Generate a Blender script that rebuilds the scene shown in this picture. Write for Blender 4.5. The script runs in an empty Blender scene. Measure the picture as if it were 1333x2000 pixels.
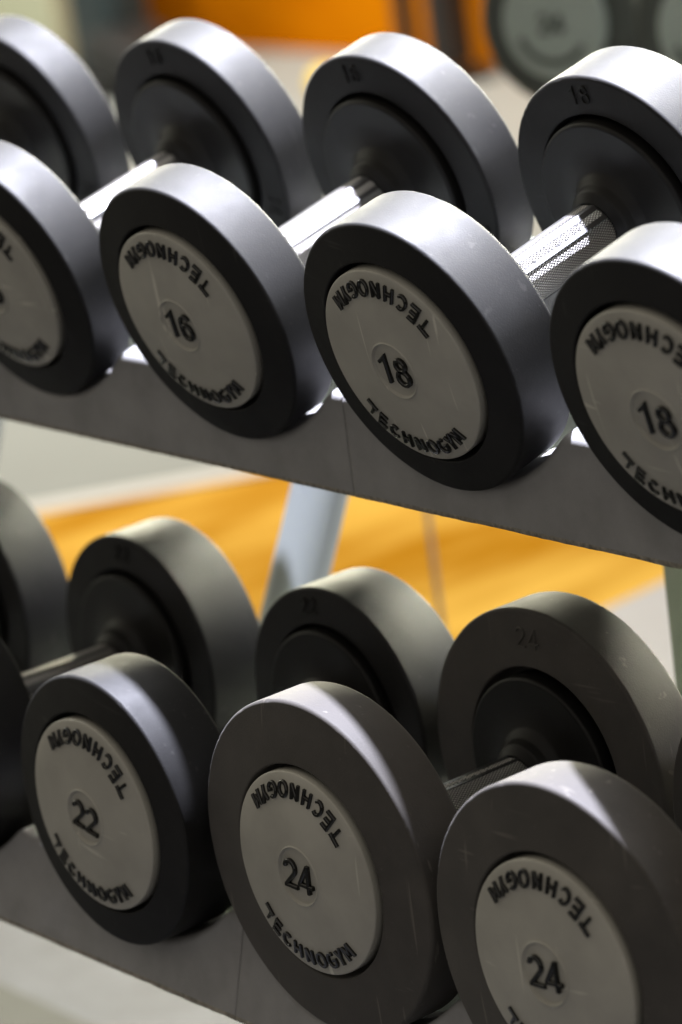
import bpy, bmesh, math, random
from mathutils import Vector, Matrix
random.seed(7)
PI = math.pi
C = bpy.context.scene.collection
SC = bpy.context.scene

# ------------------------------------------------------------------ camera
cam_d = bpy.data.cameras.new('camera')
cam = bpy.data.objects.new('camera', cam_d); C.objects.link(cam)
RX = Vector((0.62356494, 0.77152236, -0.12617455))
DN = Vector((0.14233105, -0.27073751, -0.95207304))
FW = Vector((-0.76870582, 0.57572081, -0.27863401))
mw = Matrix((RX, -DN, -FW)).transposed().to_4x4()
mw.translation = Vector((1.6467646, -1.14202615, 0.44908531))
cam.matrix_world = mw
cam_d.sensor_fit = 'VERTICAL'; cam_d.sensor_height = 36.0; cam_d.sensor_width = 24.0
cam_d.lens = 6697.1 / 2000 * 36
cam_d.clip_start = 0.05; cam_d.clip_end = 60
cam_d.dof.use_dof = True; cam_d.dof.focus_distance = 1.895; cam_d.dof.aperture_fstop = 5.8
SC.camera = cam

# ------------------------------------------------------------------ world and lamps
W = bpy.data.worlds.new('World'); SC.world = W; W.use_nodes = True
bg = W.node_tree.nodes['Background']
# dim warm room in front of the rack, brighter pale room behind it
wt = W.node_tree; wc = wt.nodes.new('ShaderNodeTexCoord'); vd = wt.nodes.new('ShaderNodeVectorMath'); vd.operation = 'DOT_PRODUCT'
vd.inputs[1].default_value = Vector((-0.72, 0.68, 0.12)).normalized()[:]
wt.links.new(wc.outputs['Generated'], vd.inputs[0]); wr = wt.nodes.new('ShaderNodeValToRGB')
wm_ = wt.nodes.new('ShaderNodeMapRange'); wm_.inputs['From Min'].default_value = -1; wt.links.new(vd.outputs['Value'], wm_.inputs['Value'])
wr.color_ramp.elements[0].position = 0.30; wr.color_ramp.elements[1].position = 0.92
wr.color_ramp.elements[0].color = (0.03, 0.027, 0.026, 1); wr.color_ramp.elements[1].color = (2.2, 2.15, 1.75, 1)
we = wr.color_ramp.elements.new(0.62); we.color = (0.135, 0.098, 0.068, 1)
wt.links.new(wm_.outputs[0], wr.inputs['Fac']); 
vd2 = wt.nodes.new('ShaderNodeVectorMath'); vd2.operation = 'DOT_PRODUCT'; vd2.inputs[1].default_value = Vector((0.50, -0.75, 0.42)).normalized()[:]
wt.links.new(wc.outputs['Generated'], vd2.inputs[0]); wr2 = wt.nodes.new('ShaderNodeValToRGB')
wr2.color_ramp.elements[0].position = 0.05; wr2.color_ramp.elements[0].color = (0, 0, 0, 1); wr2.color_ramp.elements[1].position = 0.9; wr2.color_ramp.elements[1].color = (0.45, 0.42, 0.37, 1)
wt.links.new(vd2.outputs['Value'], wr2.inputs['Fac'])
wa = wt.nodes.new('ShaderNodeMixRGB'); wa.blend_type = 'ADD'; wa.inputs[0].default_value = 1.0
wt.links.new(wr.outputs['Color'], wa.inputs[1]); wt.links.new(wr2.outputs['Color'], wa.inputs[2]); wt.links.new(wa.outputs[0], bg.inputs[0]); bg.inputs[1].default_value = 1.0

def lamp(name, loc, target, power, size, color=(1, 1, 1), sy=None, shape='DISK', spread=180):
    d = bpy.data.lights.new(name, 'AREA'); o = bpy.data.objects.new(name, d); C.objects.link(o)
    d.energy = power; d.color = color; d.shape = 'RECTANGLE' if sy else shape; d.size = size
    if sy: d.size_y = sy
    d.spread = math.radians(spread)
    o.location = loc
    o.rotation_euler = (Vector(target) - Vector(loc)).to_track_quat('-Z', 'Y').to_euler()
    return o
KEY = Vector((-0.1545, 0.2676, 0.9511))
TG = Vector((0.15, 0.0, 0.0))
sp = bpy.data.lights.new('ceiling_spot', 'SPOT'); spo = bpy.data.objects.new('ceiling_spot', sp); C.objects.link(spo)
sp.energy = 3900; sp.color = (0.82, 0.84, 1.0); sp.shadow_soft_size = 0.035; sp.spot_size = math.radians(30); sp.spot_blend = 0.3
spo.location = TG + KEY * 3.0; spo.rotation_euler = (-KEY).to_track_quat('-Z', 'Y').to_euler()
lamp('ceiling_panel', (-0.6, 1.1, 2.4), (0.0, 0.1, 0.0), 15, 2.2, (0.97, 0.97, 1.0), 1.0, spread=60)
lamp('far_wall_fill', (-4.5, 2.6, 2.4), (-4.8, 4.0, -0.4), 270, 2.0, (1.0, 0.95, 0.86), 1.0)  # added to brighten the far wall; no fixture known there
lamp('left_rear_fill', (-3.0, 2.1, 0.45), (0.0, 0.1, -0.2), 11, 0.9, (1.0, 0.96, 0.72), 0.6, spread=50)  # low warm light added for the rear head crests, not an actual window
lamp('rear_rim_fill', (-0.6, 3.2, 2.1), (0.05, 0.1, -0.1), 42, 1.3, (1.0, 0.98, 0.78), 0.5, spread=35)  # soft back light added for the head rims; no window stands there
lamp('right_rim_fill', (2.3, 2.2, 1.9), (0.1, 0.05, 0.0), 12, 1.4, (0.90, 0.92, 1.0), 0.8, spread=40)  # added to lighten the right sides of the rims; unseen source
lamp('back_floor_fill', (-3.4, 1.2, 2.0), (-1.9, 1.3, -0.85), 8, 1.0, (1.0, 0.96, 0.86), 0.8)  # extra light added over the boards behind the rack, no known fixture

SC.view_settings.view_transform = 'Standard'; SC.view_settings.look = 'None'
SC.view_settings.exposure = 0; SC.view_settings.gamma = 1
SC.cycles.use_denoising = True
SC.cycles.max_bounces = 8

# ------------------------------------------------------------------ helpers
def mat(name, col, rough=0.5, metal=0.0, spec=0.5, **k):
    m = bpy.data.materials.new(name); m.use_nodes = True
    b = m.node_tree.nodes['Principled BSDF']
    b.inputs['Base Color'].default_value = (*col, 1); b.inputs['Roughness'].default_value = rough
    b.inputs['Metallic'].default_value = metal; b.inputs['Specular IOR Level'].default_value = spec
    nt = m.node_tree
    def N(t, **kw):
        n = nt.nodes.new(t)
        for a, v in kw.items(): setattr(n, a, v)
        return n
    tc0 = N('ShaderNodeTexCoord'); oi = N('ShaderNodeObjectInfo'); sc_ = N('ShaderNodeVectorMath', operation='SCALE'); ad = N('ShaderNodeVectorMath', operation='ADD')
    cb = N('ShaderNodeCombineXYZ'); nt.links.new(oi.outputs['Random'], cb.inputs[0]); nt.links.new(oi.outputs['Random'], cb.inputs[2])
    nt.links.new(cb.outputs[0], sc_.inputs[0]); sc_.inputs['Scale'].default_value = 7.0
    nt.links.new(tc0.outputs['Object'], ad.inputs[0]); nt.links.new(sc_.outputs[0], ad.inputs[1])
    class _T: outputs = {'Object': ad.outputs[0]}
    tc = _T
    if k.get('vary') or k.get('rvary'):
        nz = N('ShaderNodeTexNoise'); nz.inputs['Scale'].default_value = k.get('vscale', 20)
        nz.inputs['Detail'].default_value = 6; nz.inputs['Roughness'].default_value = 0.62
        nt.links.new(tc.outputs['Object'], nz.inputs['Vector'])
    if k.get('vary'):
        v = k['vary']; r = N('ShaderNodeValToRGB')
        r.color_ramp.elements[0].position = 0.32; r.color_ramp.elements[1].position = 0.72
        r.color_ramp.elements[0].color = (*[c * (1 - v) for c in col], 1)
        r.color_ramp.elements[1].color = (*[min(1, c * (1 + v)) for c in col], 1)
        nt.links.new(nz.outputs['Fac'], r.inputs['Fac']); last = r.outputs['Color']
        if k.get('specks'):
            n2 = N('ShaderNodeTexNoise'); n2.inputs['Scale'].default_value = k.get('sscale', 420); n2.inputs['Detail'].default_value = 2
            nt.links.new(tc.outputs['Object'], n2.inputs['Vector'])
            r2 = N('ShaderNodeValToRGB'); r2.color_ramp.elements[0].position = 0.70; r2.color_ramp.elements[1].position = 0.80
            nt.links.new(n2.outputs['Fac'], r2.inputs['Fac'])
            mx = N('ShaderNodeMixRGB'); mx.inputs[2].default_value = (*k['specks'], 1)
            nt.links.new(r2.outputs['Color'], mx.inputs[0]); nt.links.new(last, mx.inputs[1]); last = mx.outputs[0]
        nt.links.new(last, b.inputs['Base Color'])
    if k.get('scratch'):
        # short fine scratches and dusty smudges worn into the surface
        src = last if k.get('vary') else None
        def addlay(scale, stretch, lo, hi, colr, fac, src, det=4):
            mp = N('ShaderNodeMapping'); mp.inputs['Scale'].default_value = stretch; mp.inputs['Rotation'].default_value = (0.3, 0.7, 0.2)
            nt.links.new(tc.outputs['Object'], mp.inputs[0])
            n = N('ShaderNodeTexNoise'); n.inputs['Scale'].default_value = scale; n.inputs['Detail'].default_value = det
            nt.links.new(mp.outputs[0], n.inputs['Vector'])
            rr = N('ShaderNodeMapRange'); rr.inputs['From Min'].default_value = lo; rr.inputs['From Max'].default_value = hi; rr.inputs['To Max'].default_value = fac
            nt.links.new(n.outputs['Fac'], rr.inputs['Value'])
            m_ = N('ShaderNodeMixRGB'); nt.links.new(rr.outputs[0], m_.inputs[0]); nt.links.new(src, m_.inputs[1]); m_.inputs[2].default_value = (*colr, 1)
            return m_.outputs[0]
        last = addlay(9, (1, 1, 1), 0.50, 0.75, k['scratch'], 0.35, last, 8)
        last = addlay(160, (1, 1, 0.05), 0.69, 0.74, k['scratch'], 0.7, last, 2)
        last = addlay(140, (0.06, 1, 1), 0.70, 0.75, k['scratch'], 0.6, last, 2)
        nt.links.new(last, b.inputs['Base Color'])
    if k.get('rvary'):
        mr = N('ShaderNodeMapRange'); mr.inputs['From Min'].default_value = 0.3; mr.inputs['From Max'].default_value = 0.7
        mr.inputs['To Min'].default_value = rough - k['rvary']; mr.inputs['To Max'].default_value = rough + k['rvary']
        nt.links.new(nz.outputs['Fac'], mr.inputs['Value']); nt.links.new(mr.outputs[0], b.inputs['Roughness'])
    if k.get('bump'):
        n3 = N('ShaderNodeTexNoise'); n3.inputs['Scale'].default_value = k.get('bscale', 900); n3.inputs['Detail'].default_value = 3
        nt.links.new(tc.outputs['Object'], n3.inputs['Vector'])
        bp = N('ShaderNodeBump'); bp.inputs['Strength'].default_value = k['bump']; bp.inputs['Distance'].default_value = k.get('bdist', 0.0004)
        nt.links.new(n3.outputs['Fac'], bp.inputs['Height']); nt.links.new(bp.outputs['Normal'], b.inputs['Normal'])
    return m

M = {}
M['tire'] = mat('black_urethane', (0.0022, 0.0020, 0.0023), 0.64, spec=0.36, vary=0.18, vscale=35, rvary=0.06, specks=(0.03, 0.03, 0.03), sscale=520, scratch=(0.022, 0.021, 0.020), bump=0.35, bscale=1100, bdist=0.0003)
M['tire_dusty'] = mat('dusty_black_urethane', (0.053, 0.048, 0.043), 0.68, spec=0.30, vary=0.22, vscale=30, rvary=0.06, specks=(0.08, 0.075, 0.07), sscale=460, scratch=(0.12, 0.11, 0.095), bump=0.4, bscale=1000, bdist=0.0003)
for k_ in ('tire', 'tire_dusty'):
    tb = M[k_].node_tree.nodes['Principled BSDF']; tb.inputs['Sheen Weight'].default_value = 0.0 if k_ == 'tire' else 0.06; tb.inputs['Sheen Roughness'].default_value = 0.45
M['inner'] = mat('black_rubber_disc', (0.006, 0.0055, 0.005), 0.5, spec=0.26, vary=0.2, vscale=30, rvary=0.05, bump=0.2)
M['cap'] = mat('grey_cap_plastic', (0.332, 0.320, 0.284), 0.5, spec=0.4, vary=0.13, vscale=18, scratch=(0.58, 0.56, 0.49), rvary=0.10, bump=0.15, bscale=1500, bdist=0.0002)
M['letter'] = mat('black_gloss_lettering', (0.003, 0.003, 0.003), 0.20, spec=0.6)
M['tray'] = mat('dark_tray_rubber', (0.240, 0.237, 0.236), 0.65, spec=0.35, vary=0.13, vscale=28, specks=(0.24, 0.22, 0.19), sscale=700, bump=0.5, bscale=800, bdist=0.0004)
M['dust'] = mat('dusty_glue', (0.26, 0.24, 0.20), 0.9, spec=0.2, vary=0.5, vscale=200, bump=0.6, bscale=400, bdist=0.001)
M['lip'] = mat('pale_grey_steel', (0.62, 0.60, 0.64), 0.5, spec=0.4, vary=0.18, vscale=26, rvary=0.08, bump=0.1)
M['frame'] = mat('blue_grey_paint', (0.175, 0.19, 0.19), 0.5, spec=0.5, vary=0.04, vscale=9)
M['frame_dark'] = mat('green_grey_paint', (0.16, 0.18, 0.15), 0.5, spec=0.4)
M['chrome'] = mat('polished_steel', (0.13, 0.13, 0.134), 0.42, metal=1.0, rvary=0.05, vscale=120)
M['etched'] = mat('etched_steel', (0.04, 0.04, 0.04), 0.5, metal=1.0)
M['black'] = mat('matt_black', (0.012, 0.012, 0.012), 0.5)

# knurled steel: crossing ridges in the angle / length coordinates of the handle
def knurl():
    m = mat('knurled_steel', (0.62, 0.59, 0.55), 0.42, metal=1.0); nt = m.node_tree; b = nt.nodes['Principled BSDF']
    tc = nt.nodes.new('ShaderNodeTexCoord'); sp = nt.nodes.new('ShaderNodeSeparateXYZ'); nt.links.new(tc.outputs['Object'], sp.inputs[0])
    def mth(op, a, bb=None):
        n = nt.nodes.new('ShaderNodeMath'); n.operation = op
        for i, v in enumerate((a, bb)):
            if v is None: continue
            if isinstance(v, (int, float)): n.inputs[i].default_value = v
            else: nt.links.new(v, n.inputs[i])
        return n.outputs[0]
    ang = mth('ARCTAN2', sp.outputs['Z'], sp.outputs['X'])
    a = mth('MULTIPLY', ang, 56 / (2 * PI)); y = mth('MULTIPLY', sp.outputs['Y'], 1 / 0.0028)
    t1 = mth('PINGPONG', mth('ADD', a, y), 0.5); t2 = mth('PINGPONG', mth('SUBTRACT', a, y), 0.5)
    h = mth('MINIMUM', mth('MULTIPLY', t1, 2.0), mth('MULTIPLY', t2, 2.0))
    bp = nt.nodes.new('ShaderNodeBump'); bp.inputs['Strength'].default_value = 1.0; bp.inputs['Distance'].default_value = 0.0011
    nt.links.new(h, bp.inputs['Height']); nt.links.new(bp.outputs['Normal'], b.inputs['Normal'])
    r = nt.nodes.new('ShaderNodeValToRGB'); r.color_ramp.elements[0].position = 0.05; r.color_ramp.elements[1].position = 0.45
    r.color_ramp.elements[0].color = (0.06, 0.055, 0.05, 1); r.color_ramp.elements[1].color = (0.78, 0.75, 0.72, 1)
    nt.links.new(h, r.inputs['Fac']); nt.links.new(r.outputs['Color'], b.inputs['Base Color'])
    return m
M['knurl'] = knurl()

def link(name, me, m=None, parent=None):
    o = bpy.data.objects.new(name, me); C.objects.link(o)
    if m is not None and not me.materials: me.materials.append(m)
    if parent: o.parent = parent
    return o
def tag(o, label=None, cat=None, group=None, kind=None):
    if label: o['label'] = label
    if cat: o['category'] = cat
    if group: o['group'] = group
    if kind: o['kind'] = kind
    return o
def empty(name, loc=(0, 0, 0), rot=(0, 0, 0)):
    o = bpy.data.objects.new(name, None); C.objects.link(o); o.location = loc; o.rotation_euler = rot
    o.empty_display_size = 0.05; return o
def fillet(pts, rad, seg=5):
    """pts: open polyline of (r,y); rad: fillet radius per point (0 = keep)"""
    out = []
    for i, p in enumerate(pts):
        r = rad[i]
        if r <= 0 or i in (0, len(pts) - 1): out.append(p); continue
        P = Vector(p); a = Vector(pts[i - 1]) - P; b = Vector(pts[i + 1]) - P
        la, lb = a.length, b.length; a.normalize(); b.normalize()
        th = a.angle(b); d = min(r / math.tan(th / 2), la * 0.49, lb * 0.49); r = d * math.tan(th / 2)
        c = P + (a + b).normalized() * (r / math.sin(th / 2))
        s, e = P + a * d, P + b * d
        if la - d > 0.0008: out.append(tuple(s + a * 0.0003))
        v0, v1 = s - c, e - c; ang = v0.angle(v1); n = seg
        for k in range(n + 1):
            t = k / n; v = (v0 * math.sin((1 - t) * ang) + v1 * math.sin(t * ang)) / math.sin(ang)
            out.append(tuple(c + v))
        if lb - d > 0.0008: out.append(tuple(e + b * 0.0003))
    return out
def lathe(prof, seg=144, a0=0, a1=2 * PI):
    """revolve (r, y) about the Y axis"""
    full = abs(a1 - a0 - 2 * PI) < 1e-6; n = seg if full else seg + 1
    vs, fs, idx = [], [], []
    for r, y in prof:
        if r < 1e-6: idx.append([len(vs)] * n); vs.append((0, y, 0)); continue
        row = []
        for k in range(n):
            a = a0 + (a1 - a0) * k / seg; row.append(len(vs)); vs.append((r * math.cos(a), y, r * math.sin(a)))
        idx.append(row)
    for i in range(len(prof) - 1):
        for k in range(seg):
            k2 = (k + 1) % n; q = [idx[i][k], idx[i + 1][k], idx[i + 1][k2], idx[i][k2]]
            q = list(dict.fromkeys(q))
            if len(q) > 2: fs.append(q)
    me = bpy.data.meshes.new('lathe'); me.from_pydata(vs, [], fs)
    bm = bmesh.new(); bm.from_mesh(me); bmesh.ops.recalc_face_normals(bm, faces=bm.faces); bm.to_mesh(me); bm.free()
    me.polygons.foreach_set('use_smooth', [True] * len(me.polygons)); return me
def smooth(me, v=True):
    me.polygons.foreach_set('use_smooth', [v] * len(me.polygons)); return me
def bmesh_to(bm, name='m'):
    bmesh.ops.recalc_face_normals(bm, faces=bm.faces)
    me = bpy.data.meshes.new(name); bm.to_mesh(me); bm.free(); return me
def box(bm, c, s, bev=0.0, rot=None):
    r = bmesh.ops.create_cube(bm, size=1.0); vs = r['verts']
    bmesh.ops.scale(bm, vec=s, verts=vs)
    if bev:
        es = list({e for v in vs for e in v.link_edges})
        rr = bmesh.ops.bevel(bm, geom=es, offset=bev, segments=3, affect='EDGES', profile=0.5)
        vs = list({v for f in rr['faces'] for v in f.verts} | {v for v in vs if v.is_valid})
    if rot is not None: bmesh.ops.rotate(bm, verts=vs, cent=(0, 0, 0), matrix=rot)
    bmesh.ops.translate(bm, vec=c, verts=vs); return vs
def tube(bm, pts, r, seg=20, caps=True, rfac=(1, 1)):
    pts = [Vector(p) for p in pts]; rings = []
    for i, p in enumerate(pts):
        d = (pts[min(i + 1, len(pts) - 1)] - pts[max(i - 1, 0)]).normalized()
        u = d.cross(Vector((0, 0, 1)));
        if u.length < 1e-3: u = Vector((1, 0, 0))
        u.normalize(); v = u.cross(d).normalized()
        rings.append([bm.verts.new(p + u * r * rfac[0] * math.cos(2 * PI * k / seg) + v * r * rfac[1] * math.sin(2 * PI * k / seg)) for k in range(seg)])
    for a, b in zip(rings, rings[1:]):
        for k in range(seg): bm.faces.new((a[k], a[(k + 1) % seg], b[(k + 1) % seg], b[k]))
    if caps: bm.faces.new(rings[0]); bm.faces.new(list(reversed(rings[-1])))

# ------------------------------------------------------------------ lettering
def text_mesh(s, size, depth, bold=0.0, bev=0.00015, loc=(0, 0, 0)):
    cu = bpy.data.curves.new('t', 'FONT'); cu.body = s; cu.size = size; cu.extrude = depth; cu.align_x = 'CENTER'; cu.align_y = 'CENTER'
    cu.offset = bold; cu.bevel_depth = bev; cu.bevel_resolution = 1; cu.resolution_u = 5
    o = bpy.data.objects.new('t', cu); C.objects.link(o); bpy.context.view_layer.update()
    me = bpy.data.meshes.new_from_object(o.evaluated_get(bpy.context.evaluated_depsgraph_get()))
    me.materials.clear(); bpy.data.objects.remove(o); bpy.data.curves.remove(cu)
    return me
def stroke(bm, pts, w, h, closed=False):
    """raised bar of width w and height h following pts in the XY plane, with a chamfered top"""
    P = [Vector((x, y)) for x, y in pts]; n = len(P); L = []
    for i, p in enumerate(P):
        a = P[i - 1] if (i or closed) else None; b = P[(i + 1) % n] if (i < n - 1 or closed) else None
        if a is None: d = (b - p).normalized()
        elif b is None: d = (p - a).normalized()
        else: d = ((p - a).normalized() + (b - p).normalized()).normalized()
        nn = Vector((-d.y, d.x)); k = 1.0
        if a is not None and b is not None: k = 1 / max(0.5, nn.dot(Vector((-(b - p).normalized().y, (b - p).normalized().x))))
        q = p.copy()
        if not closed and i == 0: q -= d * w * 0.15
        if not closed and i == n - 1: q += d * w * 0.15
        L.append((q, nn * k))
    rows = []
    for q, nn in L:
        rows.append([bm.verts.new((q.x + nn.x * s, q.y + nn.y * s, z)) for s, z in ((-w / 2, -0.001), (-w / 2, h * 0.75), (-w * 0.3, h), (w * 0.3, h), (w / 2, h * 0.75), (w / 2, -0.001))])
    m = len(rows)
    for i in range(m if closed else m - 1):
        a, b = rows[i], rows[(i + 1) % m]
        for k in range(6): bm.faces.new((a[k], b[k], b[(k + 1) % 6], a[(k + 1) % 6]))
    if not closed: bm.faces.new(rows[0]); bm.faces.new(list(reversed(rows[-1])))
def arc(cx, cy, rx, ry, a0, a1, n=10):
    return [(cx + rx * math.cos(math.radians(a0 + (a1 - a0) * i / n)), cy + ry * math.sin(math.radians(a0 + (a1 - a0) * i / n))) for i in range(n + 1)]
# glyphs of the round wordmark, unit height; (advance centre offset handled by angle)
GL = {
 'T': [[(-0.80, 1.10), (0.34, 1.04)], [(0.0, 0.9), (0.0, 0.18)]],
 'E': [[(0.36, 1.12), (-0.32, 1.12), (-0.32, 0.0), (0.36, 0.0)], [(-0.2, 0.56), (0.30, 0.56)]],
 'C': [arc(0.05, 0.5, 0.42, 0.5, 50, 310, 12)],
 'H': [[(-0.34, 0), (-0.34, 1)], [(0.34, 0), (0.34, 1)], [(-0.26, 0.5), (0.26, 0.5)]],
 'N': [[(-0.34, 0), (-0.34, 1)], [(0.34, 0), (0.34, 1)], [(-0.30, 0.95), (0.30, 0.05)]],
 'O': ['closed', arc(0, 0.5, 0.44, 0.5, 0, 337, 15)],
 'G': [arc(0.0, 0.5, 0.44, 0.5, 55, 330, 12) + [(0.40, 0.48), (0.08, 0.48)]],
 'Y': [[(-0.34, 1.02), (-0.02, 0.46)], [(0.38, 1.08), (-0.02, 0.46), (-0.10, -0.02)]],
 'M': [[(-0.38, -0.02), (-0.38, 1.0)], [(-0.36, 0.98), (0.0, 0.36), (0.36, 0.98)], [(0.38, 1.0), (0.38, -0.02)]],
}
DG = {
 '1': [[(-0.22, 0.78), (0.06, 1.0), (0.06, 0.0)]],
 '2': [arc(0, 0.72, 0.27, 0.27, 165, -38, 12) + [(-0.27, 0.08)], [(-0.30, 0.05), (0.32, 0.05)]],
 '4': [[(0.14, 0.0), (0.14, 1.0)], [(0.12, 0.97), (-0.33, 0.28)], [(-0.36, 0.25), (0.36, 0.25)]],
 '6': ['closed', arc(0, 0.31, 0.28, 0.30, 0, 340, 14), [(-0.28, 0.34)] + arc(0.02, 0.62, 0.29, 0.37, 175, 40, 8)],
 '8': ['closed', arc(0, 0.27, 0.29, 0.27, 0, 340, 14), arc(0, 0.77, 0.23, 0.22, 0, 340, 14)],
 '0': ['closed', arc(0, 0.5, 0.28, 0.5, 0, 340, 16)],
}
def digits(s, h, w, depth, gap=0.82):
    bm = bmesh.new(); n = len(s); adv = gap * h
    for i, ch in enumerate(s):
        g = DG[ch]; cl = g[0] == 'closed'; cx = (i - (n - 1) / 2) * adv
        for j, pts in enumerate(g[1:] if cl else g):
            stroke(bm, [(cx + x * h, (y - 0.5) * h) for x, y in pts], w, depth, cl and not (ch == '6' and j == 1))
    return bmesh_to(bm, 'digits')
def wordmark(flip):
    bm = bmesh.new(); R0, H = 0.0545, 0.0083
    if 1:
        for ch, ang in zip('TECHNOGYM', (-136, -126, -115.5, -104, -92, -80, -68, -57.5, -47.5)):
            a = math.radians(ang); g = GL[ch]; closed = g[0] == 'closed'
            for pts in (g[1:] if closed else g):
                out = []
                for x, y in pts:
                    x, y = x * H * 1.02, y * H
                    # bend along the arc (letters stand with their tops towards the centre)
                    aa = a + x / R0; r = R0 - y
                    X, Y = r * math.cos(aa), r * math.sin(aa)
                    if flip: X, Y = -X, -Y
                    out.append((X, Y))
                stroke(bm, out, 0.0019, 0.0018, closed)
    return bmesh_to(bm, 'wordmark')
def bar_text():
    bm = bmesh.new(); H = 0.0048; x0 = 0
    for i, ch in enumerate('TECHNOGYM'):
        g = GL[ch]; closed = g[0] == 'closed'
        for pts in (g[1:] if closed else g):
            stroke(bm, [((i - 4) * 0.0066 + x * H, y * H) for x, y in pts], 0.0006, 0.00010, closed)
    return bmesh_to(bm, 'bar_text')
def to_xz(me, y, rot=0.0, dx=0, dz=0, flipface=False, dome=None):
    """XY text -> facing -Y at depth y, rotated in its plane about the axis"""
    c, s = math.cos(rot), math.sin(rot)
    for v in me.vertices:
        x, yy, z = v.co; x, yy = x + dx, yy + dz
        X, Z = x * c - yy * s, x * s + yy * c
        yo = y + (dome(math.hypot(X, Z)) if dome else 0)
        v.co = (X, yo - z, Z)
    if me.polygons: me.update()
    return me
def join(mes):
    bm = bmesh.new()
    for m in mes: bm.from_mesh(m)
    out = bpy.data.meshes.new('joined'); bm.to_mesh(out); bm.free(); return out

# ------------------------------------------------------------------ dumbbells
RC, RCB = 0.0599, 0.0588
SPEC = {14: (0.0835, 0.031, 0.1395), 16: (0.0860, 0.0332, 0.1395), 18: (0.0850, 0.0402, 0.1362), 20: (0.0850, 0.043, 0.136), 22: (0.0852, 0.0466, 0.1360), 24: (0.0990, 0.0353, 0.1397)}
def capdome(r): return -0.0068 - 0.0058 * (1 - (min(r, RC) / RC) ** 2)
WM = [wordmark(0), wordmark(1)]
def build_head_meshes(kg):
    R, w, L = SPEC[kg]; d = {}
    wide = 0.0046 if kg == 24 else 0.0026
    gi, go = RCB + wide, RC + 0.0030
    prof = [(0.02, 0.0098), (go, 0.0098), (go, -0.0042), (R, 0.0), (R, w), (gi, w + 0.0018), (gi, w - 0.0098), (0.02, w - 0.0098)]
    d['tire'] = lathe(fillet(prof, [0, 0, 0.0010, 0.0024, 0.0024, 0.0012, 0, 0]), 320)
    rn = random.Random(kg); nick = [(rn.uniform(0, 2 * PI), rn.uniform(0.006, 0.022), rn.uniform(0.0002, 0.0006), rn.choice((0, 1))) for _ in range(34)]
    for v in d['tire'].vertices:
        r = math.hypot(v.co.x, v.co.z)
        if R - 0.0019 < r < R - 0.0002 and (0.0002 < v.co.y < 0.0019 or w - 0.0019 < v.co.y < w - 0.0002):
            a = math.atan2(v.co.z, v.co.x) % (2 * PI); q = 0
            for an, wd, dp, side in nick:
                if (v.co.y < 0.0023) if side == 0 else (v.co.y > w - 0.0023):
                    t = abs(a - an) / wd
                    if t < 1: q = max(q, dp * (1 - t * t))
            if q: v.co.x *= 1 - q / r; v.co.z *= 1 - q / r
    # outer cap: domed, rounded rim, shallow ring round the number
    pts = [(0.0, 0.0)]
    prof = [(0.05, 0.011), (RC, 0.009), (RC, capdome(RC) + 0.0002)]
    rr = [RC - 0.0016 - i * (RC - 0.0016 - 0.0182) / 14 for i in range(15)]
    prof += [(r, capdome(r)) for r in rr]
    rd = [0, 0.0, 0.0018] + [0] * 15
    cp = fillet(prof, rd)
    cp += [(0.0178, capdome(0.0178) - 0.0001), (0.0175, capdome(0.0175) - 0.0008), (0.0171, capdome(0.0171) - 0.0008), (0.0167, capdome(0.0168)+0.0006), (0.0163, capdome(0.0164) + 0.0012)]
    cp += [(r, capdome(r) + 0.0012) for r in (0.0155, 0.012, 0.008, 0.004, 0.0)]
    d['cap'] = lathe(cp, 160)
    # inner disc with hub and boot
    yd = w + 0.0076
    prof = [(0.04, w - 0.011), (RCB, w - 0.009), (RCB, yd), (0.050, yd - 0.0003), (0.044, yd - 0.0005), (0.036, yd - 0.0001), (0.0285, yd + 0.0022), (0.0240, yd + 0.0070), (0.0222, yd + 0.0125), (0.0165, yd + 0.0165), (0.0140, yd + 0.015)]
    d['disc'] = lathe(fillet(prof, [0, 0, 0.0024, 0.0, 0.0, 0.0, 0.005, 0.004, 0.0035, 0.001, 0]), 128)
    n = digits(str(kg), 0.0162, 0.0025, 0.0019)
    d['num'] = to_xz(n, capdome(0.005) + 0.0010)
    small = []
    for k, a in enumerate((90, -30, 210)):
        t = digits(str(kg), 0.0102 if kg != 24 else 0.0118, 0.0010, 0.0009, 0.92)
        rmid = (R + gi) / 2 + 0.0005
        small.append(to_xz(t, 0.0, math.radians(a - 90), 0, rmid))
    # inner face of a head looks towards +Y; the letters were made facing -Y
    for i, sm in enumerate(small):
        for v in sm.vertices:
            f = (math.hypot(v.co.x, v.co.z) - gi) / (R - gi)
            v.co = (-v.co.x, w + 0.0018 * (1 - f) - v.co.y + 0.0001, v.co.z)
        d['small%d' % i] = sm
    for i in (0, 1):
        wm = WM[i].copy()
        for v in wm.vertices:
            x, y, z = v.co; v.co = (x, capdome(math.hypot(x, y)) + 0.0001 - z, y)
        d['mark%d' % i] = wm
    T_ = 'tire_dusty' if kg >= 24 else 'tire'
    for k in d: d[k].materials.append(M[{'tire': T_, 'cap': 'cap', 'disc': 'inner', 'num': 'letter', 'smal': 'inner' if kg < 24 else T_, 'mark': 'letter'}[k[:4] if k[:4] in ('tire', 'mark', 'smal', 'disc') else k]])
    return d
HM = {}
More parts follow.
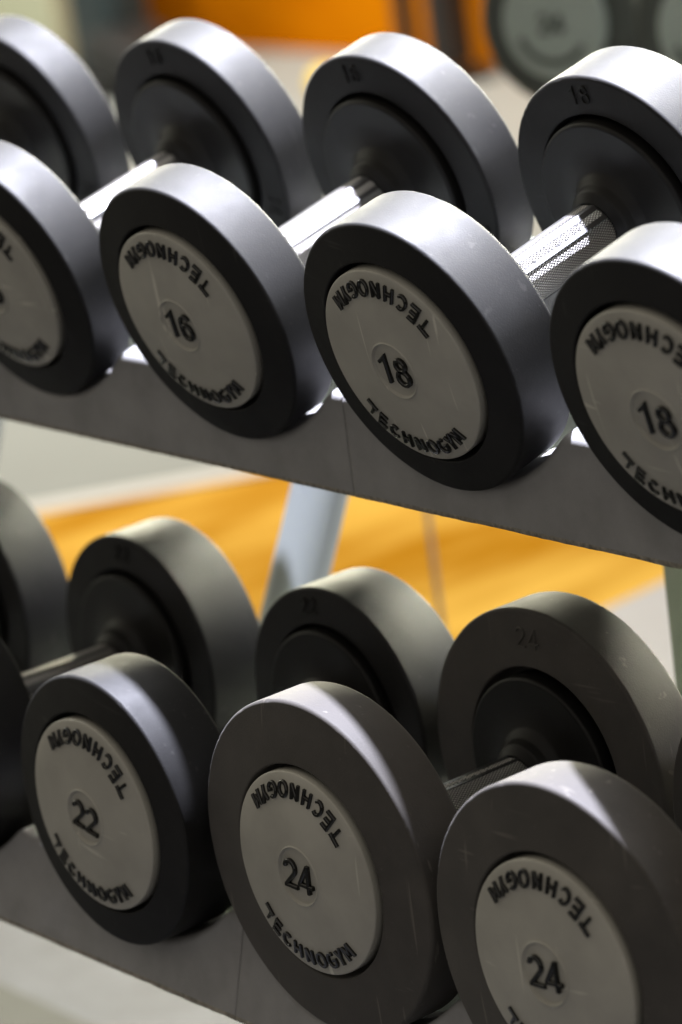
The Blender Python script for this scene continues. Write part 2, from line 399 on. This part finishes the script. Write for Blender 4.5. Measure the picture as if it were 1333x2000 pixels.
def handle_meshes(kg):
    R, w, L = SPEC[kg]; y0, y1 = w + 0.019, w + L - 0.019; ym = (y0 + y1) / 2
    prof = [(0.0, y0 - 0.012), (0.0138, y0 - 0.012), (0.0138, y0 + 0.003), (0.0152, y0 + 0.004), (0.0156, y0 + 0.006), (0.0156, y1 - 0.006), (0.0152, y1 - 0.004), (0.0138, y1 - 0.003), (0.0138, y1 + 0.012), (0, y1 + 0.012)]
    h = lathe(prof, 96); h.materials.append(M['knurl'])
    # polished band: three facets, on both sides, ends rounded
    bm = bmesh.new()
    for base in (0, PI):
        angs = [31, 33, 72, 76, 116, 118]; rad = [0.0148, 0.0163, 0.0164, 0.0164, 0.0163, 0.0148]
        ys = [(y0 + 0.0005, 0.90), (y0 + 0.0025, 0.97), (y0 + 0.0045, 1.0)]; ys = ys + [(y1 + y0 - y, s) for y, s in reversed(ys)]
        rows = [[bm.verts.new((r * s * math.cos(base + math.radians(a)), y, r * s * math.sin(base + math.radians(a)))) for a, r in zip(angs, rad)] for y, s in ys]
        for a, b in zip(rows, rows[1:]):
            for k in range(5): bm.faces.new((a[k], a[k + 1], b[k + 1], b[k]))
        bm.faces.new(rows[0]); bm.faces.new(rows[-1])
    band = bmesh_to(bm, 'band'); band.materials.append(M['chrome'])
    t = bar_text(); a = math.radians(52.5); rr = 0.0164 * math.cos(math.radians(19.5)) + 0.00002
    for v in t.vertices:
        x, y, z = v.co  # x along +Y of the handle, y up the facet
        yy = y - 0.0024; nrm = rr + z
        v.co = (nrm * math.cos(a) - yy * math.sin(a), ym + x, nrm * math.sin(a) + yy * math.cos(a))
    t.materials.append(M['etched'])
    return h, band, t

def dumbbell(kg, loc, tilt, spin, label, group, hspin=0.0):
    if kg not in HM: HM[kg] = (build_head_meshes(kg), handle_meshes(kg))
    d, (hm, bandm, tm) = HM[kg]; R, w, L = SPEC[kg]
    root = empty('dumbbell', loc, (tilt, 0, 0)); tag(root, label, 'dumbbell', group)
    h = link('handle', hm, None, root); h.rotation_euler = (0, math.radians(-hspin), 0)
    link('grip_band', bandm, None, h); link('handle_lettering', tm, None, h)
    for back in (0, 1):
        hd = link('weight_head', d['tire'], None, root)
        if back: hd.location = (0, 2 * w + L, 0)
        hd.rotation_euler = (0, -math.radians(spin) * (1 if not back else 1), PI if back else 0)
        link('end_cap', d['cap'], None, hd); link('inner_disc', d['disc'], None, hd)
        link('cap_lettering', d['mark0'], None, hd); link('cap_lettering', d['mark1'], None, hd); link('weight_number', d['num'], None, hd)
        for i in range(3): link('embossed_number', d['small%d' % i], None, hd)
    return root

T = 0.27
ct, st = math.cos(T), math.sin(T)
def G(x, y, z): return (x, y * ct - z * st, y * st + z * ct)
TOP = [ # kg, F-frame X, Y, Z, text rotation, handle rotation, label
 (14, -0.4290, 0.008, -0.001, 0, 0, 'leftmost dumbbell of the upper row, only its far black head in view'),
 (16, -0.21348, 0.00626, -0.00008, -5, -38, 'upper-row dumbbell marked 16 whose grey cap is cut by the left picture edge'),
 (16, 0.0, 0.00222, 0.0, -6, 0, 'black dumbbell marked 16 whose whole grey cap shows, upper row'),
 (18, 0.20248, -0.00036, -0.0036, -4, 0, 'black dumbbell marked 18 whose whole grey cap shows, centre of the upper row'),
 (18, 0.41913, -0.00812, -0.00001, -2, 0, 'rightmost dumbbell of the upper row, marked 18, cut by the right picture edge'),
]
BOT = [
 (20, -0.4400, -0.1125, -0.2765, 0, 0, 'leftmost black dumbbell of the lower row, only its far head in view'),
 (22, -0.21939, -0.1141, -0.2774, 0, -40, 'lower-shelf dumbbell left of the one marked 22, front head mostly outside the picture'),
 (22, 0.00674, -0.1203, -0.2746, -10, -42, 'black dumbbell marked 22 with a grey cap on the lower shelf'),
 (24, 0.20014, -0.1089, -0.2697, -2, 40, 'wide black dumbbell marked 24 with its whole grey cap in view, lower shelf'),
 (24, 0.40270, -0.1081, -0.2746, 3, 40, 'wide black dumbbell marked 24 in the lower right corner, cap cut off below'),
]
for kg, x, y, z, sp, hs, lb in TOP:
    dumbbell(kg, G(x, y, z), T, sp, lb, 'dumbbells resting side by side on the rack', hs)
for kg, x, y, z, sp, hs, lb in BOT:
    dumbbell(kg, (x, y, z), 0.003, sp, lb, 'dumbbells resting side by side on the rack', hs)

# ------------------------------------------------------------------ dumbbell rack
rack = empty('dumbbell_rack', (0, 0, 0))
tag(rack, 'two-tier dumbbell rack with dark scalloped rubber trays and slanted grey legs', 'rack')
def saddle(slots, x0, x1, face_bot, face_top, depth, frame, dusty=0.0, rear=False):
    """scalloped rail: slots = [(X, bottom z, R)]"""
    (yb, zb), (yt, zt) = face_bot, face_top
    slope = (yt - yb) / (zt - zb)
    def h(x):
        v = zt
        for X, zbot, R in slots:
            Rs = R + 0.030; dx = abs(x - X)
            if dx < Rs * 0.97:
                a = zbot + Rs - math.sqrt(Rs * Rs - dx * dx); k = 0.004
                # smooth minimum of the arc and the flat ridge
                e = max(k - abs(a - v), 0) / k; v = min(a, v) - e * e * k * 0.25
        return v
    bm = bmesh.new(); nx = int((x1 - x0) / 0.0022); rows = []
    rnd = random.Random(int((x0 + 9) * 1000))
    jit = 0.0
    for i in range(nx + 1):
        x = x0 + (x1 - x0) * i / nx; H = h(x); pts = []
        jit = 0.8 * jit + rnd.uniform(-0.0002, 0.0002)
        pts.append((yb + 0.0020, zb - 0.0012 + jit)); pts.append((yb + 0.0004, zb + 0.0002 + jit * 0.6)); pts.append((yb + slope * 0.003, zb + 0.003))
        for k in range(1, 9):
            z = zb + 0.003 + (H - 0.0065 - zb - 0.003) * k / 9; pts.append((yb + (z - zb) * slope, z))
        r = 0.0062
        yr = yb + (H - r - zb) * slope
        for k in range(8):
            a = PI / 2 * k / 7; pts.append((yr + r * (1 - math.cos(a)), H - r + r * math.sin(a)))
        for k in range(1, 6): pts.append((yr + r + (depth - r) * k / 5, H))
        pts.append((yr + depth, zb)); pts.append((yr + depth * 0.5, zb - 0.0008))
        rows.append([bm.verts.new(frame((x, py, pz))) for py, pz in pts])
    n = len(rows[0])
    for a, b in zip(rows, rows[1:]):
        for k in range(n): bm.faces.new((a[k], a[(k + 1) % n], b[(k + 1) % n], b[k]))
    bm.faces.new(rows[0]); bm.faces.new(list(reversed(rows[-1])))
    me = bmesh_to(bm, 'saddle'); smooth(me)
    me.materials.append(M['tray']); me.materials.append(M['dust'])
    k = 0
    for p in me.polygons:
        if len(p.vertices) > 4: p.use_smooth = False; continue
        if (k % n) in (0, 1): p.material_index = 1
        k += 1
    return me
FT = lambda p: G(*p)
ID = lambda p: p
tops = [(x, z - SPEC[kg][0] - 0.0002, SPEC[kg][0]) for kg, x, y, z, *_ in TOP]
bots = [(x, z - SPEC[kg][0] - 0.0002, SPEC[kg][0]) for kg, x, y, z, *_ in BOT]
M['tray_dusty'] = M['tray']
fb, ft = (0.0004, -0.1110), (0.0169, -0.0512)
for a, b in ((-0.80, -0.3105), (-0.31, 0.0970), (0.0974, 0.5260), (0.5264, 0.95)):
    link('saddle_tray', saddle(tops, a, b, fb, ft, 0.040, FT), M['tray'], rack)
    link('rear_saddle_tray', saddle(tops, a, b, (0.182, -0.1110), (0.182, -0.0512), 0.032, FT), M['tray'], rack)
fb2, ft2 = (-0.1120, -0.3885), (-0.0950, -0.3285)
for a, b in ((-0.80, -0.3150), (-0.3147, 0.1028), (0.1032, 0.5060), (0.5064, 0.95)):
    link('saddle_tray', saddle(bots, a, b, fb2, ft2, 0.042, ID), M['tray'], rack)
    link('rear_saddle_tray', saddle(bots, a, b, (0.066, -0.3885), (0.066, -0.3285), 0.032, ID), M['tray'], rack)
# steel shelf pans under the trays
bm = bmesh.new(); vs = box(bm, (0.075, 0.125, -0.1145), (1.75, 0.20, 0.004), 0.001)
for v in bm.verts: v.co = G(*v.co)
link('upper_shelf_pan', bmesh_to(bm), M['frame_dark'], rack)
bm = bmesh.new(); box(bm, (0.075, 0.075, -0.3925), (1.75, 0.31, 0.004), 0.001)
link('lower_shelf_pan', bmesh_to(bm), M['frame_dark'], rack)
# slanted tubular legs, behind the shelves
for x in (-0.288, ):
    bm = bmesh.new(); P1 = Vector((x, 0.29, -0.232)); d = Vector((0, 0.5, 1.0))
    pts = [P1 + d * t for t in (0.18, 0.10, 0.05, 0.0, -0.05, -0.10, -0.157)]
    tube(bm, pts, 0.0215, 28); link('leg', smooth(bmesh_to(bm)), M['frame'], rack)
bm = bmesh.new(); box(bm, (0.112, 0.29, -0.42), (0.05, 0.03, 0.86), 0.003); link('upright_post', bmesh_to(bm), M['frame_dark'], rack)
bm = bmesh.new(); pts = [Vector((-0.735, 0.27, -0.235)) + Vector((-0.02, 0.4, 1.0)) * t for t in (0.2, 0.1, 0, -0.05, -0.10, -0.155)]
tube(bm, pts, 0.03, 28); link('leg', smooth(bmesh_to(bm)), M['frame'], rack)
bm = bmesh.new(); box(bm, (0.075, 0.272, -0.035), (1.75, 0.03, 0.035), 0.003); link('rear_beam', bmesh_to(bm), M['frame_dark'], rack)
for x in (-0.835, 0.985):
    bm = bmesh.new(); box(bm, (x, 0.10, -0.40), (0.05, 0.10, 0.86), 0.008); link('side_frame', bmesh_to(bm), M['frame'], rack)
    bm = bmesh.new(); box(bm, (x, 0.0, -0.837), (0.08, 0.50, 0.026), 0.006); link('foot', bmesh_to(bm), M['frame_dark'], rack)

# ------------------------------------------------------------------ floor, wall
ZF = -0.85
def sheet(name, pts, z, m, th=0.0):
    bm = bmesh.new(); f = bm.faces.new([bm.verts.new((x, y, z)) for x, y in pts])
    if th:
        r = bmesh.ops.extrude_face_region(bm, geom=[f]); bmesh.ops.translate(bm, vec=(0, 0, th), verts=[v for v in r['geom'] if isinstance(v, bmesh.types.BMVert)])
    return link(name, bmesh_to(bm), m)
def wood(name, c1, c2, sc):
    m = mat(name, c1, 0.8, spec=0.0); nt = m.node_tree; b = nt.nodes['Principled BSDF']
    tc = nt.nodes.new('ShaderNodeTexCoord'); mp = nt.nodes.new('ShaderNodeMapping'); mp.inputs['Scale'].default_value = sc
    nz = nt.nodes.new('ShaderNodeTexNoise'); nz.inputs['Scale'].default_value = 3.0; nz.inputs['Detail'].default_value = 5
    r = nt.nodes.new('ShaderNodeValToRGB'); r.color_ramp.elements[0].position = 0.35; r.color_ramp.elements[1].position = 0.65
    r.color_ramp.elements[0].color = (*c2, 1); r.color_ramp.elements[1].color = (*c1, 1)
    nt.links.new(tc.outputs['Object'], mp.inputs[0]); nt.links.new(mp.outputs[0], nz.inputs['Vector']); nt.links.new(nz.outputs['Fac'], r.inputs['Fac']); nt.links.new(r.outputs['Color'], b.inputs['Base Color'])
    return m
M['wood'] = wood('orange_wood', (0.86, 0.52, 0.10), (0.50, 0.22, 0.012), (3.0, 0.7, 1))
M['woodwall'] = wood('orange_wall_panel', (0.56, 0.18, 0.002), (0.46, 0.13, 0.001), (0.6, 1, 3.0))
M['mat'] = mat('pale_green_grey_mat', (0.25, 0.265, 0.25), 0.7, vary=0.05, vscale=4)
M['stripe'] = mat('white_trim', (0.62, 0.60, 0.58), 0.5)
tag(sheet('floor', [(-12, -6), (6, -6), (6, 10), (-12, 10)], ZF, M['mat']), kind='structure')
M['dark_floor'] = mat('grey_rubber_flooring', (0.018, 0.018, 0.018), 0.7, vary=0.3, vscale=200)
tag(sheet('rubber_floor', [(-6, -5), (5, -5), (5, 0.10), (-6, 0.10)], ZF + 0.006, M['dark_floor']), kind='structure')
M['floor_edge'] = mat('olive_grey_floor_tile', (0.055, 0.055, 0.045), 0.7, vary=0.12, vscale=12)
M['stone'] = mat('mottled_grey_floor', (0.086, 0.088, 0.106), 0.65, vary=0.22, vscale=16)
tag(sheet('floor_border', [(-6, 0.10), (5, 0.10), (5, 0.362), (-6, 0.362)], ZF + 0.006, M['floor_edge']), kind='structure')
tag(sheet('grey_floor', [(-6, 0.362), (5, 0.362), (5, 0.65), (-6, 0.65)], ZF + 0.006, M['stone']), kind='structure')
M['pale_tile'] = mat('pale_floor_tile', (0.46, 0.46, 0.50), 0.6, vary=0.05, vscale=6)
tag(sheet('pale_floor', [(-1.30, 0.65), (1.5, 0.65), (1.5, 1.75), (-1.335, 1.75), (-1.305, 1.53), (-1.205, 0.66)], ZF + 0.006, M['pale_tile']), kind='structure')
# band of orange boards crossing the floor behind the rack
tag(sheet('wood_floor', [(-2.68, 0.65), (-1.20, 0.65), (-1.30, 1.53), (-1.335, 1.75), (-2.08, 1.78)], ZF + 0.004, M['wood']), kind='structure')
tag(sheet('floor_trim', [(-2.74, 0.65), (-2.68, 0.65), (-2.08, 1.78), (-2.14, 1.78)], ZF + 0.004, M['stripe'], 0.004), kind='structure')
bm = bmesh.new(); box(bm, (-3, 4.2, -0.125), (18, 0.2, 1.45)); tag(link('wall', bmesh_to(bm), M['woodwall']), 'orange wooden wall at the far end of the gym', 'wall', kind='structure')

# thin upright rod seen under the upper tray
bm = bmesh.new(); tube(bm, [(-0.81, 0.8, ZF), (-0.81, 0.8, -0.30)], 0.0028, 12)
M['rod'] = mat('pinkish_steel', (0.42, 0.30, 0.22), 0.4)
tag(link('floor_post', smooth(bmesh_to(bm)), M['rod']), 'thin brownish upright rod standing on the orange boards behind the rack', 'post')

# ------------------------------------------------------------------ background rack with two dumbbells facing the camera
M['far_cap'] = mat('pale_green_cap', (0.30, 0.345, 0.31), 0.5)
M['far_tire'] = mat('grey_green_tire', (0.045, 0.052, 0.045), 0.55)
def far_dumbbell(loc, yaw, label):
    root = empty('dumbbell', loc, (0, 0, yaw)); tag(root, label, 'dumbbell', 'dumbbells on the rack behind')
    R, w, L = 0.086, 0.045, 0.13
    for back in (0, 1):
        hd = link('weight_head', lathe(fillet([(0.0, 0.004), (R - 0.015, 0.0), (R, 0.004), (R, w), (0.0, w)], [0, 0.01, 0.006, 0.006, 0]), 96), M['far_tire'], root)
        if back: hd.location = (0, 2 * w + L, 0); hd.rotation_euler = (0, 0, PI)
        cp = link('end_cap', lathe(fillet([(0.057, 0.004), (0.056, -0.008), (0.0, -0.012)], [0, 0.003, 0]), 96), M['far_cap'], hd)
        bm = bmesh.new()
        stroke(bm, arc(0, 0, 0.039, 0.039, -158, -38, 16), 0.007, 0.0015)
        me = to_xz(bmesh_to(bm), -0.0095); me.materials.append(M['far_tire']); link('cap_lettering', me, None, hd)
        n = digits('24', 0.018, 0.0036, 0.0015); me = to_xz(n, -0.0118); me.materials.append(M['far_tire']); link('weight_number', me, None, hd)
    bm = bmesh.new(); tube(bm, [(0, w, 0), (0, w + L, 0)], 0.016, 20); link('handle', smooth(bmesh_to(bm)), M['chrome'], root)
    return root
far_dumbbell((-0.890, 1.10, -0.060), 0.36, 'large pale-capped dumbbell out of focus at the top right, behind the rack')
far_dumbbell((-0.668, 1.10, -0.060), 0.36, 'blurred pale-capped dumbbell cut by the right edge at the top, behind the rack')
fr = empty('rear_rack', (-0.6, 1.25, ZF)); tag(fr, 'blurred grey rack carrying the large dumbbells behind the main rack', 'rack')
bm = bmesh.new(); box(bm, (0.25, 0.02, 0.6935), (1.16, 0.30, 0.02), 0.004); link('shelf', bmesh_to(bm), M['frame_dark'], fr)
for x in (-0.28, 0.7):
    bm = bmesh.new(); box(bm, (x, 0.05, 0.3415), (0.04, 0.06, 0.683), 0.004); link('leg', bmesh_to(bm), M['frame_dark'], fr)
bm = bmesh.new(); bmesh.ops.create_uvsphere(bm, u_segments=24, v_segments=14, radius=0.0085); bmesh.ops.translate(bm, vec=(-0.154, -0.12, 0.779), verts=bm.verts)
tube(bm, [(-0.154, -0.12, 0.779), (-0.154, -0.12, 0.703)], 0.003, 12)
M['knob'] = mat('cream_plastic', (0.75, 0.74, 0.62), 0.3); link('knob', smooth(bmesh_to(bm)), M['knob'], fr)

# ------------------------------------------------------------------ far gym equipment
def far_post(x, y, w, label, m='black', h=2.2):
    r = empty('machine_upright', (x, y, ZF)); tag(r, label, 'machine post', 'black machine uprights by the wall')
    bm = bmesh.new(); box(bm, (0, 0, h / 2 + 0.03), (w, w, h - 0.03), 0.004); link('post', bmesh_to(bm), M[m], r)
    bm = bmesh.new(); box(bm, (0, 0, 0.015), (w * 1.6, w * 2.2, 0.03), 0.004); link('foot_plate', bmesh_to(bm), M[m], r)
far_post(-4.65, 3.95, 0.038, 'narrower black machine upright against the orange wall')
far_post(-4.43, 3.90, 0.075, 'wider black machine upright against the orange wall')
bm = bmesh.new(); tube(bm, [(-4.57, 3.97, ZF), (-4.57, 3.97, 1.2)], 0.012, 16); tag(link('steel_pole', smooth(bmesh_to(bm)), M['stripe']), 'slim pale pole between the two black uprights', 'pole')
M['yellow'] = mat('yellow_rubber', (0.80, 0.55, 0.02), 0.5)
bm = bmesh.new(); bmesh.ops.create_uvsphere(bm, u_segments=32, v_segments=20, radius=0.045); tag(link('exercise_ball', smooth(bmesh_to(bm)), M['yellow']), 'small yellow ball on the far floor', 'ball').location = (-4.55, 3.62, ZF + 0.047)
# padded bench at the far left
M['teal'] = mat('dark_teal_vinyl', (0.02, 0.035, 0.04), 0.45); M['pale'] = mat('pale_cream_panel', (0.45, 0.47, 0.33), 0.6)
be = empty('weight_machine', (-5.36, 3.60, ZF)); tag(be, 'dark teal weight machine out of focus at the top left', 'weight machine')
bm = bmesh.new(); box(bm, (0, 0, 0.72), (0.20, 0.12, 1.36), 0.02); link('shroud', smooth(bmesh_to(bm)), M['teal'], be)
bm = bmesh.new(); box(bm, (0.20, -0.05, 0.10), (0.24, 0.20, 0.10), 0.02, Matrix.Rotation(0.25, 3, 'Y')); link('foot_rest', smooth(bmesh_to(bm)), M['black'], be)
bm = bmesh.new(); box(bm, (0, 0, 0.02), (0.26, 0.24, 0.04), 0.01); link('base', bmesh_to(bm), M['black'], be)
bm = bmesh.new(); box(bm, (0, -0.065, 0.80), (0.10, 0.02, 0.9), 0.005); link('weight_stack', bmesh_to(bm), M['frame_dark'], be)
cp_ = empty('cream_column', (-5.87, 3.75, ZF)); tag(cp_, 'pale cream square column at the far top left corner', 'column')
bm = bmesh.new(); box(bm, (0, 0, 0.9), (0.50, 0.3, 1.7), 0.01); link('shaft', bmesh_to(bm), M['pale'], cp_)
bm = bmesh.new(); box(bm, (0, 0, 0.025), (0.56, 0.36, 0.05), 0.01); link('plinth', bmesh_to(bm), M['frame_dark'], cp_)
